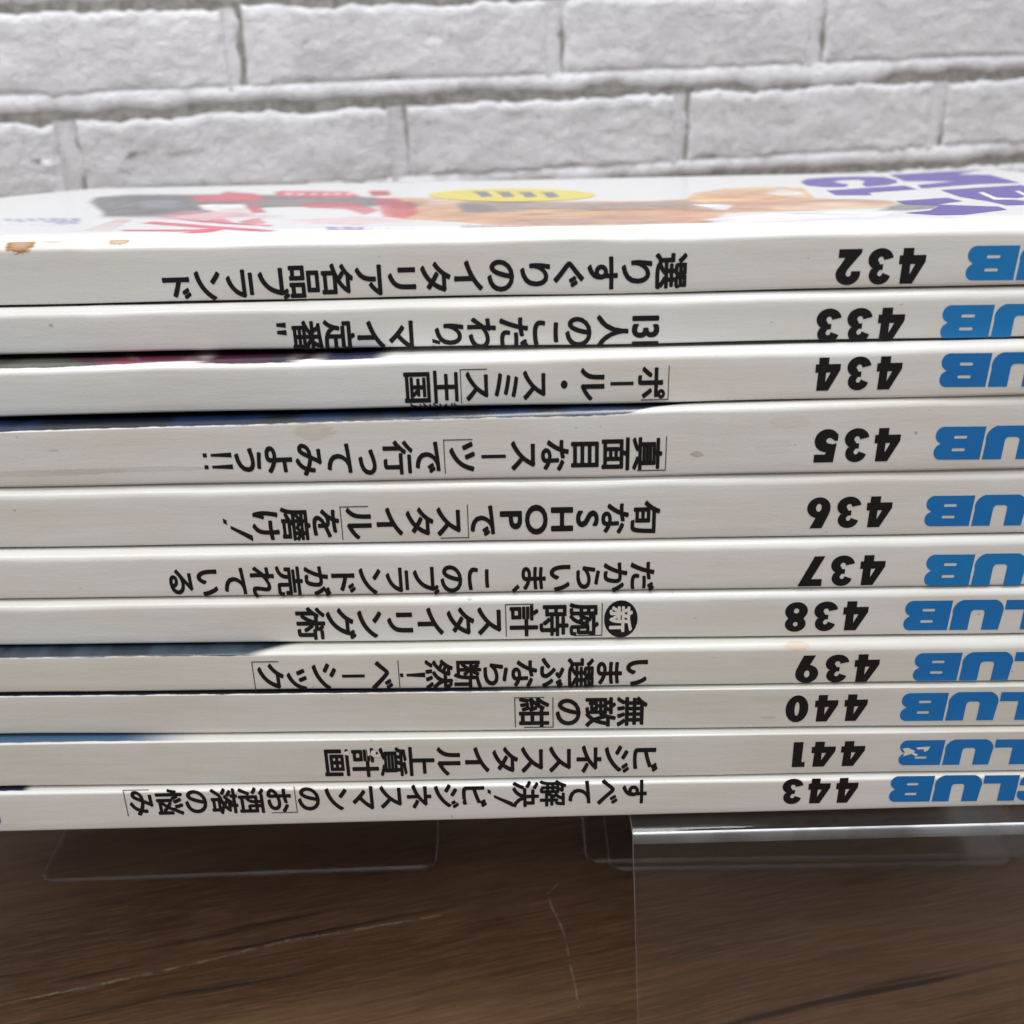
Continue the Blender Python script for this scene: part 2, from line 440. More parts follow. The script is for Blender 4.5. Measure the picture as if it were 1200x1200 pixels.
# ------------------------------------------------------------------ print engine
_gl = {}
def glyph(ch, bold):
    """2-D triangles of a character, em box x 0..1, y -0.12..0.88, from the built-in typeface"""
    key = (ch, bold)
    if key in _gl: return _gl[key]
    cu = bpy.data.curves.new('g', 'FONT'); cu.body = ch; cu.resolution_u = 4
    o = bpy.data.objects.new('g', cu); C.objects.link(o)
    dg = bpy.context.evaluated_depsgraph_get()
    me = bpy.data.meshes.new_from_object(o.evaluated_get(dg))
    v0 = [(v.co.x, v.co.y) for v in me.vertices]; f0 = [tuple(p.vertices) for p in me.polygons]
    bpy.data.objects.remove(o); bpy.data.curves.remove(cu); bpy.data.meshes.remove(me)
    vs, fs = [], []                                     # heavier strokes: the letter struck several times, a hair apart
    for k in range(8):
        dx, dy = bold * math.cos(math.pi * k / 4 + .39), bold * math.sin(math.pi * k / 4 + .39); o_ = len(vs)
        vs += [(x + dx, y + dy) for x, y in v0]; fs += [tuple(q + o_ for q in f) for f in f0]
    _gl[key] = (vs, fs); return _gl[key]
def fill(loops):
    """triangulate outer loop + holes"""
    cu = bpy.data.curves.new('g', 'CURVE'); cu.dimensions = '2D'; cu.fill_mode = 'BOTH'
    for lp in loops:
        s = cu.splines.new('POLY'); s.points.add(len(lp) - 1)
        for p, q in zip(s.points, lp): p.co = (q[0], q[1], 0, 1)
        s.use_cyclic_u = True
    o = bpy.data.objects.new('g', cu); C.objects.link(o)
    dg = bpy.context.evaluated_depsgraph_get()
    me = bpy.data.meshes.new_from_object(o.evaluated_get(dg))
    vs = [(v.co.x, v.co.y) for v in me.vertices]; fs = [tuple(p.vertices) for p in me.polygons]
    bpy.data.objects.remove(o); bpy.data.curves.remove(cu); bpy.data.meshes.remove(me)
    return vs, fs
def arc(cx, cy_, rx, ry, a0, a1, n=14):
    return [(cx + rx * math.cos(R(a0 + (a1 - a0) * i / n)), cy_ + ry * math.sin(R(a0 + (a1 - a0) * i / n))) for i in range(n + 1)]
def ell(cx, cy_, rx, ry): return arc(cx, cy_, rx, ry, 0, 345, 23)
DIG = {
 '4': (.79, [[(.48, 0), (.88, 0), (.88, .2), (1, .2), (1, .45), (.88, .45), (.9, 1), (.42, 1), (0, .38), (0, .2), (.48, .2)], [(.38, .45), (.56, .45), (.56, .74)]]),
 '3': (.72, [arc(.48, .30, .52, .31, 187, 418, 22) + arc(.47, .73, .45, .28, -38, 172, 20) + [(.36, .68)] + arc(.47, .70, .10, .075, 190, -60, 8) + [(.50, .60), (.36, .60), (.36, .44), (.50, .44)] + arc(.47, .31, .12, .085, 60, -190, 8) + [(.33, .32)]]),
 '2': (.74, [[(0, 0), (.94, 0), (.94, .24), (.66, .24)] + arc(.42, .68, .58, .30, -35, 0, 5) + arc(.50, .69, .50, .32, 5, 180, 16) + [(0, .62), (.36, .62)] + arc(.48, .68, .11, .09, 200, -30, 8) + [(.52, .56), (0, .10)]]),
 '5': (.72, [[(.12, 1), (.97, 1), (.97, .76), (.50, .76), (.485, .675)] + arc(.47, .345, .53, .345, 85, -150, 24) + [(.0, .11), (0, .35), (.12, .36)] + arc(.36, .35, .14, .085, 230, 440, 9) + [(.2, .455), (.04, .42)]]),
 '6': (.73, [[(.30, 1), (.82, 1), (.60, .655)] + arc(.5, .33, .5, .335, 68, -180, 26) + [(.0, .42), (.05, .55)], ell(.5, .33, .12, .13)]),
 '7': (.79, [[(0, 0), (.42, 0), (1, .96), (1, 1), (.05, 1), (.05, .76), (.48, .76)]]),
 '8': (.72, [arc(.5, .30, .5, .31, 138, 402, 26) + arc(.5, .74, .46, .27, -42, 222, 24), ell(.5, .29, .12, .085), ell(.5, .745, .105, .075)]),
 '0': (.78, [ell(.5, .5, .5, .51), ell(.5, .5, .105, .26)]),
 '1': (.44, [[(.24, 0), (.98, 0), (.96, 1), (0, 1), (0, .80), (.26, .80)]]),
}
_6 = DIG['6']; DIG['9'] = (_6[0], [[(1 - x, 1 - y) for x, y in lp] for lp in _6[1]])
def slot(x0, x1, y0, y1):
    r = (y1 - y0) / 2
    return [(x0, y0), (x1, y0), (x1 + r * .3, y0 + r * .6), (x1 + r * .3, y1 - r * .6), (x1, y1), (x0, y1), (x0 - r * .3, y1 - r * .6), (x0 - r * .3, y0 + r * .6)]
LET = {   # widths in letter heights, shapes in units of the letter's own width and height
 'B': (1.50, [[(0, 0)] + arc(.84, .25, .16, .25, -90, 55, 10) + [(.875, .51)] + arc(.845, .76, .15, .24, -48, 90, 10) + [(.035, 1)], slot(.37, .61, .27, .36), slot(.38, .62, .65, .74)]),
 'U': (1.60, [[(.035, 1), (0, .45)] + arc(.24, .36, .25, .39, 180, 255, 9) + arc(.76, .36, .25, .39, 285, 360, 9) + [(1.0, .45), (1.02, 1), (.655, 1), (.64, .42)] + arc(.56, .41, .075, .09, 0, -80, 5) + arc(.44, .41, .075, .09, -100, -180, 5) + [(.38, 1)]]),
 'L': (1.22, [[(0, 0), (1, 0), (1, .32), (.50, .32), (.515, 1), (.03, 1)]]),
 'C': (1.52, [[(1, .40), (.55, .40), (.50, .46), (.50, .56), (.55, .62), (1.02, .62), (1.02, .78)] + arc(.78, .76, .24, .25, 0, 90, 7) + arc(.27, .72, .27, .28, 90, 180, 9) + arc(.27, .30, .27, .30, 180, 270, 9) + arc(.76, .24, .24, .24, 270, 360, 7)]),
}
_sh = {}
def shape(key, src):
    if key not in _sh: _sh[key] = fill(src[1])
    return _sh[key]

# ------------------------------------------------------------------ the magazines
# photograph lines of each spine: bottom edge and upper crease at x = 0 and x = 1200
SP = [
 (432, (360, 337), (298, 277)), (433, (418, 397), (375, 350)), (434, (491, 465), (441, 413)), (435, (574, 552), (508, 475)),
 (436, (645, 627), (587, 563)), (437, (705, 688), (660, 640)), (438, (759, 745), (718, 698)), (439, (815, 800), (773, 760)),
 (440, (864, 852), (818, 805)), (441, (925, 905), (874, 858)), (443, (976, 945), (933, 912))]
RL = [1.5, 1.5, 1.3, .35, 1.6, 1.6, 1.5, .45, .25, .35, .6]
RRr = [1.6, 1.5, 1.5, 1.4, 1.6, 1.5, 1.2, 1.5, .25, .3, .5]
MW = .226
def line(p, q):                                          # z as a linear function of world x
    b = (q.z - p.z) / (q.x - p.x); return (p.z - b * p.x, b)
planes = [None] * 11; zb = [None] * 11; zc_ = [None] * 11; zt = [None] * 11
pl = (0.0, 0.0)
for i in range(10, -1, -1):
    num, B, T = SP[i]
    planes[i] = pl
    zb[i] = line(on_plane(0, B[0], *pl), on_plane(1200, B[1], *pl))
    if i == 10: zb[i] = (0.0, 0.0)
    else: zb[i] = zt[i + 1]
    a, b = on_plane(0, T[0], *pl), on_plane(1200, T[1], *pl)
    zc_[i] = line(a, b)
    a2 = a + Vector((0, 0, RL[i] * MM)); b2 = b + Vector((0, 0, RRr[i] * MM))
    zt[i] = line(a2, b2)
    if i:
        P = []
        for x, y, q in ((0, SP[i - 1][1][0], a2), (1200, SP[i - 1][1][1], b2)):
            P.append(on_z(x, y, q.z))
        bb = (P[1].y - P[0].y) / (P[1].x - P[0].x); pl = (P[0].y - bb * P[0].x, bb)
zfun = lambda ln, x: ln[0] + ln[1] * x
# top magazine: where its far edge is seen fixes the droop of the stack towards the fore-edges
a0, b0 = planes[0]
back = (a0 + MW * math.hypot(1, b0), b0)
cl, cr_ = on_plane(95, 223, *back), on_plane(1178, 198, *back)
ztop0 = zfun(zt[0], 0)
KT = 1 - ((cl.z + cr_.z) / 2) / ztop0
vdir0 = Vector((-b0, 1, 0)).normalized()
XL, XR = (cl - vdir0 * MW).x, (cr_ - vdir0 * MW).x
print('length', round((cr_ - cl).length * 1000, 1), 'droop', round(KT, 3), 'camera height', round(CAM.z * 1000), 'XL XR', round(XL, 3), round(XR, 3))
print('planes', [(round(p[0] * 1000, 1), round(math.degrees(p[1]), 1)) for p in planes], 'thick', [round((zfun(t, 0) - zfun(b, 0)) * 1000, 1) for t, b in zip(zt, zb)])

class Mag:
    def __init__(s, i):
        s.i = i; s.num = SP[i][0]; s.a, s.b = planes[i]
        s.ex = Vector((1, s.b, 0)).normalized(); s.ey = Vector((-s.b, 1, 0)).normalized()
        s.O = Vector((0, s.a, 0)); s.seed = s.num * .37
        s.root = empty('magazine', (s.O.x + .05, s.O.y, zfun(zb[i], .05)))
    def wob(s, u): return (nz(u * 22, s.seed, 1) * .00016 + nz(u * 90, s.seed, 4) * .00004)
    def face(s, u, z, out=.00006):                       # point on the spine face, u metres along it
        return s.O + s.ex * u - s.ey * (out - s.wob(u)) + Vector((0, 0, z))
    def pix(s, x, y):                                    # photograph point -> (u, z) on the spine
        p = on_plane(x, y, s.a, s.b); return (p - s.O).dot(s.ex), p.z
    def droop(s, d): return 1 - KT * max(0, d) / MW
    def build(s, mat, u0, u1):
        i = s.i; nx = 90; vs, uvs, fs = [], [], []
        prof_n = None
        for k in range(nx + 1):
            u = u0 + (u1 - u0) * k / nx
            x = (s.O + s.ex * u).x
            B, T, Cz = zfun(zb[i], x) + .00002, zfun(zt[i], x) - .00002, zfun(zc_[i], x)
            r = max(.0002, T - Cz); r *= 1 + .22 * nz(u * 60, s.seed, 2) + .12 * nz(u * 260, s.seed, 6)
            r = min(r, (T - B) * .45); rb = .0006
            w = s.wob(u); pts = []
            # outer skin from the back cover's far edge round the spine to the front cover's far edge
            for d in (MW, MW * .6, MW * .25, .03): pts.append((d, B * s.droop(d)))
            B += .00030 * (.8 + .8 * nz(u * 30, s.seed, 11)) if i < 10 else 0
            pts.append((.005, B))
            for t in (270, 247, 225, 202, 180): pts.append((rb + rb * math.cos(R(t)) + w, B + rb + rb * math.sin(R(t))))
            n0 = len(pts)
            for q in (.2, .4, .6, .8): pts.append((w, B + rb + (T - r - B - rb) * q))
            rx = r * 1.25
            for t in range(180, 89, -10): pts.append((rx + rx * math.cos(R(t)) + w, T - r + r * math.sin(R(t))))
            for d in (.004, .007, .012, .02, .05, .09, .13, .17, .2, MW):
                zz = T * s.droop(d)
                if d < .02: zz = T - (T - T * s.droop(d)) 
                if i == 0: zz += (-.0006 * math.sin(math.pi * min(1, d / .02)) if d < .02 else 0)
                pts.append((d, zz))
            # arc length measured from the upper crease
            ic = n0 + 4; L = [0] * len(pts)
            for j in range(ic + 1, len(pts)): L[j] = L[j - 1] + math.dist(pts[j], pts[j - 1])
            for j in range(ic - 1, -1, -1): L[j] = L[j + 1] - math.dist(pts[j], pts[j + 1])
            # inner skin .25 mm inside
            inner = []
            th = .00025
            for j, p in enumerate(pts):
                q0 = pts[max(0, j - 1)]; q1 = pts[min(len(pts) - 1, j + 1)]
                dx, dz = q1[0] - q0[0], q1[1] - q0[1]; l = math.hypot(dx, dz) or 1
                inner.append((p[0] + dz / l * th, p[1] - dx / l * th))
            prof_n = len(pts)
            for (d, z), ll in zip(pts, L):
                vs.append(s.O + s.ex * u + s.ey * d + Vector((0, 0, z))); uvs.append((u * 1000, ll * 1000))
            for (d, z), ll in zip(inner, L):
                vs.append(s.O + s.ex * u + s.ey * d + Vector((0, 0, z))); uvs.append((u * 1000, ll * 1000))
        n = prof_n; st = 2 * n
        for k in range(nx):
            a, b = k * st, (k + 1) * st
            for j in range(n - 1):
                fs.append((a + j, a + j + 1, b + j + 1, b + j))
                fs.append((a + n + j + 1, a + n + j, b + n + j, b + n + j + 1))
            fs.append((a, b, b + n, a + n)); fs.append((a + n - 1, a + 2 * n - 1, b + 2 * n - 1, b + n - 1))
        for a, fl in ((0, False), (nx * st, True)):
            for j in range(n - 1):
                q = (a + j, a + n + j, a + n + j + 1, a + j + 1); fs.append(q[::-1] if fl else q)
        o = mesh_obj('cover', vs, fs, mat, s.root, smooth=True, uvs=uvs)
        # the body of pages inside the cover
        pv, pf = [], []
        e = .0012; m_ = 24
        for k in range(m_ + 1):
            u = u0 + e + (u1 - u0 - 2 * e) * k / m_; x = (s.O + s.ex * u).x
            B, T = zfun(zb[i], x) + .0004, zfun(zt[i], x) - .0004
            for d in (.0020, MW - .0012):
                for z in (B, T): pv.append(s.O + s.ex * u + s.ey * d + Vector((0, 0, (z if d < .01 else z * s.droop(d)))))
        for k in range(m_):
            q = k * 4
            pf += [(q, q + 1, q + 5, q + 4), (q + 3, q + 2, q + 6, q + 7), (q + 2, q, q + 4, q + 6), (q + 1, q + 3, q + 7, q + 5)]
        pf += [(0, 2, 3, 1), (m_ * 4, m_ * 4 + 1, m_ * 4 + 3, m_ * 4 + 2)]
        mesh_obj('page_block', pv, pf, PAGES, s.root)
        return o
    def put(s, name, shapes, mat, out=.00006, clip=True):
        """shapes: list of ((verts2d in (u,z)), faces)"""
        bm = bmesh.new()
        for vs, fs in shapes:
            bv = [bm.verts.new((u, 0, z)) for u, z in vs]
            for f in fs:
                try: bm.faces.new([bv[j] for j in f])
                except ValueError: pass
        if clip:                                         # print runs off the lower edge of the spine
            ub = 0.0
            z0 = zfun(zb[s.i], ub) + (.0003 if s.num in (433, 434, 439) else .00015); k = zb[s.i][1]
            bmesh.ops.bisect_plane(bm, geom=bm.verts[:] + bm.edges[:] + bm.faces[:], plane_co=(0, 0, z0), plane_no=(k, 0, -1), clear_outer=True)
        bm.verts.ensure_lookup_table(); bm.verts.index_update()
        V = [s.face(v.co.x, v.co.z, out + 6e-8 * (v.index % 97)) for v in bm.verts]; Fc = [tuple(v.index for v in f.verts) for f in bm.faces]
        bm.free()
        if not Fc: return None
        # all print faces the reader
        Ff = []
        for f in Fc:
            n_ = (V[f[1]] - V[f[0]]).cross(V[f[2]] - V[f[0]])
            Ff.append(f if n_.dot(s.ey) < 0 else f[::-1])
        return mesh_obj(name, V, Ff, mat, s.root)

def affine(shp, o, ax, ay):
    vs, fs = shp
    return ([(o[0] + ax[0] * x + ay[0] * y, o[1] + ax[1] * x + ay[1] * y) for x, y in vs], fs)
def rect2(x0, x1, y0, y1): return ([(x0, y0), (x1, y0), (x1, y1), (x0, y1)], [(0, 1, 2, 3)])

def number(m_, txt, x0, x1, y0, y1, name='issue_number', mat=BLACK, blotch=None):
    """upside-down issue number between photograph x0..x1, y0..y1"""
    yl = 1200
    p0 = m_.pix(x1, y0); p1 = m_.pix(x0, y0 + .02 * (x1 - x0)); q = m_.pix((x0 + x1) / 2, y1); t = m_.pix((x0 + x1) / 2, y0 + .01 * (x1 - x0))
    H = t[1] - q[1]; W = p0[0] - p1[0]
    ws = [DIG[c][0] for c in txt]; gap = .078 * W
    k = (W - gap * (len(txt) - 1)) / (sum(ws) * H)
    out = []; u = p0[0]; slope = (p0[1] - p1[1]) / (p0[0] - p1[0])
    for c, w in zip(txt, ws):
        ww = w * H * k; zz = p0[1] - slope * (p0[0] - u)
        out.append(affine(shape(c, DIG[c]), (u, zz), (-ww, -ww * slope), (0, -H)))
        u -= ww + gap
    m_.put(name, out, mat)
def club(m_, xl, xr, y0, y1, mat=BLUE):
    """B sits between photograph xl..xr; the other letters follow to its right"""
    a = m_.pix(xl, y0 + .01 * (xr - xl)); b = m_.pix(xr, y0); q = m_.pix((xl + xr) / 2, y1); t = m_.pix((xl + xr) / 2, y0)
    H = t[1] - q[1]; WB_ = b[0] - a[0]; un = WB_ / LET['B'][0]; slope = (b[1] - a[1]) / (b[0] - a[0])
    out = []; u = a[0]
    for c in 'BULC':
        w = LET[c][0] * un
        zz = a[1] + slope * (u + w - a[0])
        o_ = affine(shape('L' + c, LET[c]), (u + w, zz), (-w, -w * slope), (0, -H))
        out.append(o_); u += w + .055 * un
    m_.put('logo_lettering', out, mat)

BRK = .0
def title(m_, toks, xs, xe, ys, ye, emv, bold=.030, name='title_lettering', clip=True, off=0.0):
    """vertical-set title running from photograph (xs,ys) at right to (xe,ye) at left; emv = character width in px"""
    P, Q = m_.pix(xs, ys), m_.pix(xe, ye)
    tot = sum(t[1] for t in toks)
    L = math.hypot(Q[0] - P[0], Q[1] - P[1]); em = L / tot
    d = ((Q[0] - P[0]) / L, (Q[1] - P[1]) / L)                    # reading direction
    mid = ((xs + xe) / 2, (ys + ye) / 2)
    e1, e2 = m_.pix(mid[0], mid[1] - emv / 2), m_.pix(mid[0], mid[1] + emv / 2)
    W = e1[1] - e2[1]                                            # em across
    out, thin = [], []
    pos = 0.0
    for ch, adv, *rest in toks:
        opt = rest[0] if rest else ''
        # cell frame: cx across (-.5...5, + = down), cyv along (0 at top of the char)
        def M(shp, sx=1.0, sy=1.0, dx=0.0, dy=0.0):
            # glyph coordinates: x 0..1 across, y -.12...88 up; char up = opposite to reading
            vs, fs = shp; r = []
            for x, y in vs:
                ax = (x - .5) * sx + dx; ay = (y - .38) * sy + dy
                t = (pos + adv / 2) * em - ay * em
                r.append((P[0] + d[0] * t, P[1] + d[1] * t - ax * W))
            return (r, fs)
        if ch == '[':
            w_ = .032
            e0 = .06
            thin.append(M(rect2(.02, 1.0, .38 + e0 - w_, .38 + e0)))
            thin.append(M(rect2(1.0 - w_, 1.0, .38 + e0 - .95, .38 + e0 - w_)))
        elif ch == ']':
            w_ = .032; e0 = -.06
            thin.append(M(rect2(.0, .98, .38 + e0, .38 + e0 + w_)))
            thin.append(M(rect2(.0, w_, .38 + e0 + w_, .38 + e0 + .95)))
        elif ch == 'ー':
            out.append(M(rect2(.455, .555, -.02, .78)))
        elif ch == '!i':                                           # leaning exclamation mark
            out.append(M(([(.50, .16), (.60, .16), (.98, .86), (.80, .86)], [(0, 1, 2, 3)])))
            out.append(M(([(.28, -.06), (.42, -.06), (.48, .06), (.34, .06)], [(0, 1, 2, 3)])))
        elif ch == '!':
            out.append(M(([(.46, .18), (.54, .18), (.58, .84), (.42, .84)], [(0, 1, 2, 3)]))); out.append(M(rect2(.44, .56, -.05, .07)))
        elif ch == '!!':
            for dx in (-.17, .17):
                out.append(M(([(.46, .16), (.54, .16), (.57, .84), (.43, .84)], [(0, 1, 2, 3)]), dx=dx)); out.append(M(rect2(.44, .56, -.1, .03), dx=dx))
        elif ch == 'q1':
            for dy in (.62, .42): pass
            for dx in (0, .2): out.append(M(([(.62 + dx, .56), (.74 + dx, .56), (.80 + dx, .80), (.70 + dx, .80)], [(0, 1, 2, 3)])))
        elif ch == 'q2':
            for dx in (0, .22): out.append(M(([(.08 + dx, .20), (.18 + dx, .20), (.22 + dx, .50), (.06 + dx, .50)], [(0, 1, 2, 3)])))
        elif ch == '131':
            for k, c in enumerate('131'):
                g = glyph(c, bold * 1.0)
                xs_ = [p[0] for p in g[0]]; cx = (min(xs_) + max(xs_)) / 2
                out.append(M(([(x - cx + .5, y * 1.1) for x, y in g[0]], g[1]), sx=1.0, dx=(-.36, .0, .38)[k]))
        elif ch.startswith('L'):                                   # latin capital, upright in its own cell
            g = glyph(ch[1:], bold); xs_ = [p[0] for p in g[0]]; cx = (min(xs_) + max(xs_)) / 2
            out.append(M(([((x - cx) * 1.12 + .5, y + .04) for x, y in g[0]], g[1]), sy=1.0))
        elif ch == '、':
            out.append(M(([(.70, .78), (.80, .86), (.98, .64), (.88, .55)], [(0, 1, 2, 3)])))
        elif ch == '・':
            out.append(M((lambda e: ([(x, y) for x, y in e], [tuple(range(len(e)))]))(ell(.5, .38, .12, .12))))
        elif ch == 'O':                                            # black disc carrying one white character
            e = ell(.5, .38, .56, .56); m_.put('disc', [M((e, [tuple(range(len(e)))]))], BLACK, .00006)
            m_.put('disc_lettering', [M(glyph(opt, .030), sx=.80, sy=.80)], WHITE, .00009)
        elif ch == ' ': pass
        elif opt == 's': out.append(M(glyph(ch, bold), dx=.10, dy=.08))
        else: out.append(M(glyph(ch, bold)))
        pos += adv
    m_.put(name, out, BLACK, clip=clip)
    for q in range(0, len(thin), 2): m_.put('bracket_line', thin[q:q + 2], LINE, clip=clip)
def T(s, small=''):
    r = []
    for c in s:
        if c == '[': r.append(('[', .12))
        elif c == ']': r.append((']', .12))
        elif c in 'っッょ': r.append((c, .9, 's'))
        else: r.append((c, 1.0))
    return r

BASEC = col(.675, .670, .657)
ux_of = lambda m_, x, y: m_.pix(x, y)[0] * 1000
mags = []
info = {
 432: 'topmost magazine of the stack, brown stains on its white edge, cover art showing',
 433: 'magazine numbered 433, second from the top, its title cut by the lower edge',
 434: 'white-spined magazine numbered 434 with dark and reddish cover print peeping out above',
 435: 'thick white-spined magazine numbered 435 with a strip of navy cover above and grimy smudges',
 436: 'white-spined magazine numbered 436 with the word SHOP in its title',
 437: 'white-spined magazine numbered 437, right beneath the one whose title has SHOP',
 438: 'magazine numbered 438 whose title starts with a white character in a black disc',
 439: 'magazine numbered 439 with a slate blue strip of cover showing at its left',
 440: 'magazine numbered 440 with the shortest title, three characters and one in brackets',
 441: 'magazine numbered 441 with scuffed letter B and a worn character in its title',
 443: 'lowest magazine of the stack, numbered 443, resting on the clear acrylic'}
for i in range(11):
    m_ = Mag(i); mags.append(m_)
    num = m_.num; prints, stains = [], []
    X = lambda x, y=SP[i][2][0]: m_.pix(x, y)[0] * 1000
    yb_ = SP[i][2][0]
    if num == 432:
        stains = [(X(22, 292), 1.5, 2.6, 1.7, (.30, .13, .025), 1.0), (X(58, 286), 2.6, 2.0, 1.1, (.50, .30, .12), .6), (X(136, 287), 2.0, 1.8, .9, (.40, .22, .08), .85), (X(50, 275), 6.0, 4.0, 1.6, (.70, .52, .30), .35)]
    if num == 433: stains = [(X(60, 380), -1.0, .4, .3, (.2, .15, .1), .6)]
    if num == 434:
        prints = [(X(-300), X(125), 1.35, 60, (.055, .062, .05), 2.5, 0, (.09, .095, .075)), (X(105), X(185), 1.5, 60, (.20, .03, .05), 2, .8, (.05, .04, .05)),
                  (X(165), X(250), 1.9, 60, (.12, .03, .06), 1.5, .5, (.16, .10, .12)), (X(235), X(345), 1.2, 60, (.02, .018, .03), 2, 0, (.05, .01, .03)), (X(335), X(380), 1.9, 60, (.05, .02, .03), 3, 0, (.1, .1, .1)), (X(374), X(448), 1.5, 60, (.02, .022, .06), 2, 0, (.03, .03, .05))]
    if num == 435:
        prints = [(X(-300), X(728), .30, 60, (.006, .016, .050), 1.0, -3.5, (.004, .006, .012))]
        stains = [(X(368, 508), -1.2, 3.4, 1.5, (.50, .44, .32), .5), (X(925, 502), -1.6, 3.4, 1.2, (.52, .47, .38), .25), (X(905, 541), -5.4, 3.4, 1.4, (.54, .51, .44), .22), (X(816, 548), -6.6, 1.1, .5, (.20, .19, .16), .5), (X(60, 562), -6.7, 14, .6, (.40, .38, .33), .45), (X(150, 562), -6.6, 16, .5, (.42, .40, .35), .4), (X(62, 530), -3.0, 1.0, .3, (.4, .39, .36), .5)]
    if num == 438: stains = [(X(550, 700), 1.1, .5, .4, (.1, .1, .1), .5)]
    if num == 439:
        prints = [(X(-300), X(292), .20, 60, (.030, .048, .070), 2.0, -2, (.014, .022, .034))]
        stains = [(X(934, 762), .9, 2.2, .9, (.62, .42, .24), .5)]
    if num == 440: stains = [(X(905, 822), -1.9, 4.2, .9, (.54, .50, .40), .4), (X(900, 846), -5.5, 1.5, .3, (.4, .3, .22), .5)]
    if num == 441:
        prints = [(X(-300), X(190), .5, 60, (.05, .10, .18), 8, 0, (.05, .10, .18))]
    if num == 443:
        prints = [(X(-300), X(30), .95, 60, (.02, .02, .04), 1, 0, (.02, .02, .04))]
    if num == 440: prints = [(X(-300), X(700), .22, 60, (.012, .014, .02), 22, 0, (.012, .014, .02))]
    tone = {432: 1.0, 433: .99, 434: 1.02, 435: 1.0, 436: 1.0, 437: 1.02, 438: .99, 439: .97, 440: .92, 441: .93, 443: .99}[num]
    base = col(BASEC[0] * tone, BASEC[1] * tone, BASEC[2] * tone * (1 if num not in (440, 439, 441) else .97))
    mat = paper('cover_paper_%d' % num, base, num % 50, prints, stains)
    j = random.uniform(-.0015, .0015)
    uL = (Vector((XL, 0, 0)).x) / m_.ex.x + j; uR = XR / m_.ex.x + j
    m_.build(mat, uL, uR)
    tag(m_.root, info[num], 'magazine', 'magazines stacked spine outwards')

M = {m_.num: m_ for m_ in mags}
NUMS = {432: (982, 1087, 290, 333), 433: (958, 1062, 360, 401), 434: (957, 1059, 417, 457), 435: (956, 1057, 501, 541), 436: (947, 1047, 581, 618),
        437: (938, 1039, 650, 686), 438: (921, 1019, 704, 739), 439: (934, 1032, 766, 799), 440: (922, 1018, 813, 845), 441: (930, 1015, 868, 898), 443: (918, 1007, 911, 941)}
for n_, (a, b, c, d) in NUMS.items(): number(M[n_], str(n_), a, b, c, d)
CL = {432: (1136, 1196, 287.5, 328), 433: (1106, 1166, 357, 397), 434: (1105, 1163, 413.5, 453), 435: (1098, 1156, 499.5, 538), 436: (1087, 1143, 580.5, 616),
      437: (1087, 1143, 649.5, 686), 438: (1062, 1117, 703.5, 738), 439: (1073, 1128, 764.5, 797), 440: (1058, 1112, 811.5, 844), 441: (1056, 1108, 867, 896), 443: (1045, 1096, 909, 939)}
for n_, (a, b, c, d) in CL.items(): club(M[n_], a, b, c, d, BLUE2 if n_ in (432, 433, 437) else BLUE)

title(M[432], T('選りすぐりのイタリア名品ブランド'), 807, 189, 316.5, 335, 43)
title(M[433], [('131', 1.0)] + T('人のこだわり') + [('q1', .45)] + T('マイ定番') + [('q2', .55)], 776, 322, 387.0, 395.5, 40)
title(M[434], T('[ポール・スミス]王国'), 784, 473, 448, 454.5, 41)
title(M[434], T('キングダム'), 537, 480, 476.2, 477.2, 10, bold=.04, name='small_lettering')
title(M[435], T('[真面目なスーツ]で行ってみよう') + [('!!', 1.0)], 781, 238, 531, 540.5, 41)
title(M[436], T('旬な') + [('LS', .84), ('LH', .84), ('LO', .86), ('LP', .82)] + T('で[スタイル]を磨け') + [('!i', .95)], 774, 261, 606, 616, 40)
title(M[437], T('だからいま、このブランドが売れている'), 769, 197, 675, 682.5, 37)
title(M[438], [('O', 1.22, '新')] + T('[腕時計]スタイリング術'), 749, 347, 725, 731, 39)
title(M[439], T('いま選ぶなら断然') + [('!', .9)] + T('[ベーシック]'), 764, 297, 787, 793, 36)
title(M[440], T('無敵の[紺]'), 759, 603, 833, 835, 36)
title(M[441], T('ビジネススタイル上質計画'), 772, 379, 888, 894, 36)
title(M[443], T('すべて解決') + [('!i', .9)] + T('ビジネスマンの[お洒落の悩み]'), 760, 147, 927, 941, 31.5)

# scuffs that bare the paper on issue 441, and a blue fleck at the end of the lowest spine
def patch(m_, polys, mat, name='scuff', out=.0001):
    sh = []
    for poly in polys:
        m_.put(name, [([m_.pix(x, y) for x, y in poly], [tuple(range(len(poly)))])], mat, out)
patch(M[441], [[(1057.5, 877), (1064, 876), (1072, 879.5), (1071, 882), (1076, 884), (1073, 886), (1068, 883), (1063, 884.5), (1058, 886), (1060, 881)],
               [(1074, 875.5), (1090, 874.5), (1087, 879), (1083, 881), (1082, 877.5), (1075, 878)],
               [(435.5, 879), (441, 880), (440, 884), (446, 883), (446, 887), (438, 887), (434, 884)], [(430, 876.5), (433, 877), (434, 884), (431, 886)],
               [(403, 881), (409, 879), (409, 885), (404, 884)]], WHITE)
patch(M[443], [[(532, 935.5), (539, 934), (543, 937), (540, 940.5), (534, 939)], [(547.5, 938), (551, 936.5), (552, 939.5), (549, 941)]], WHITE)
patch(M[443], [[(-6, 958), (.5, 958), (1.2, 964), (-6, 966)]], BLUE2, 'blue_fleck')

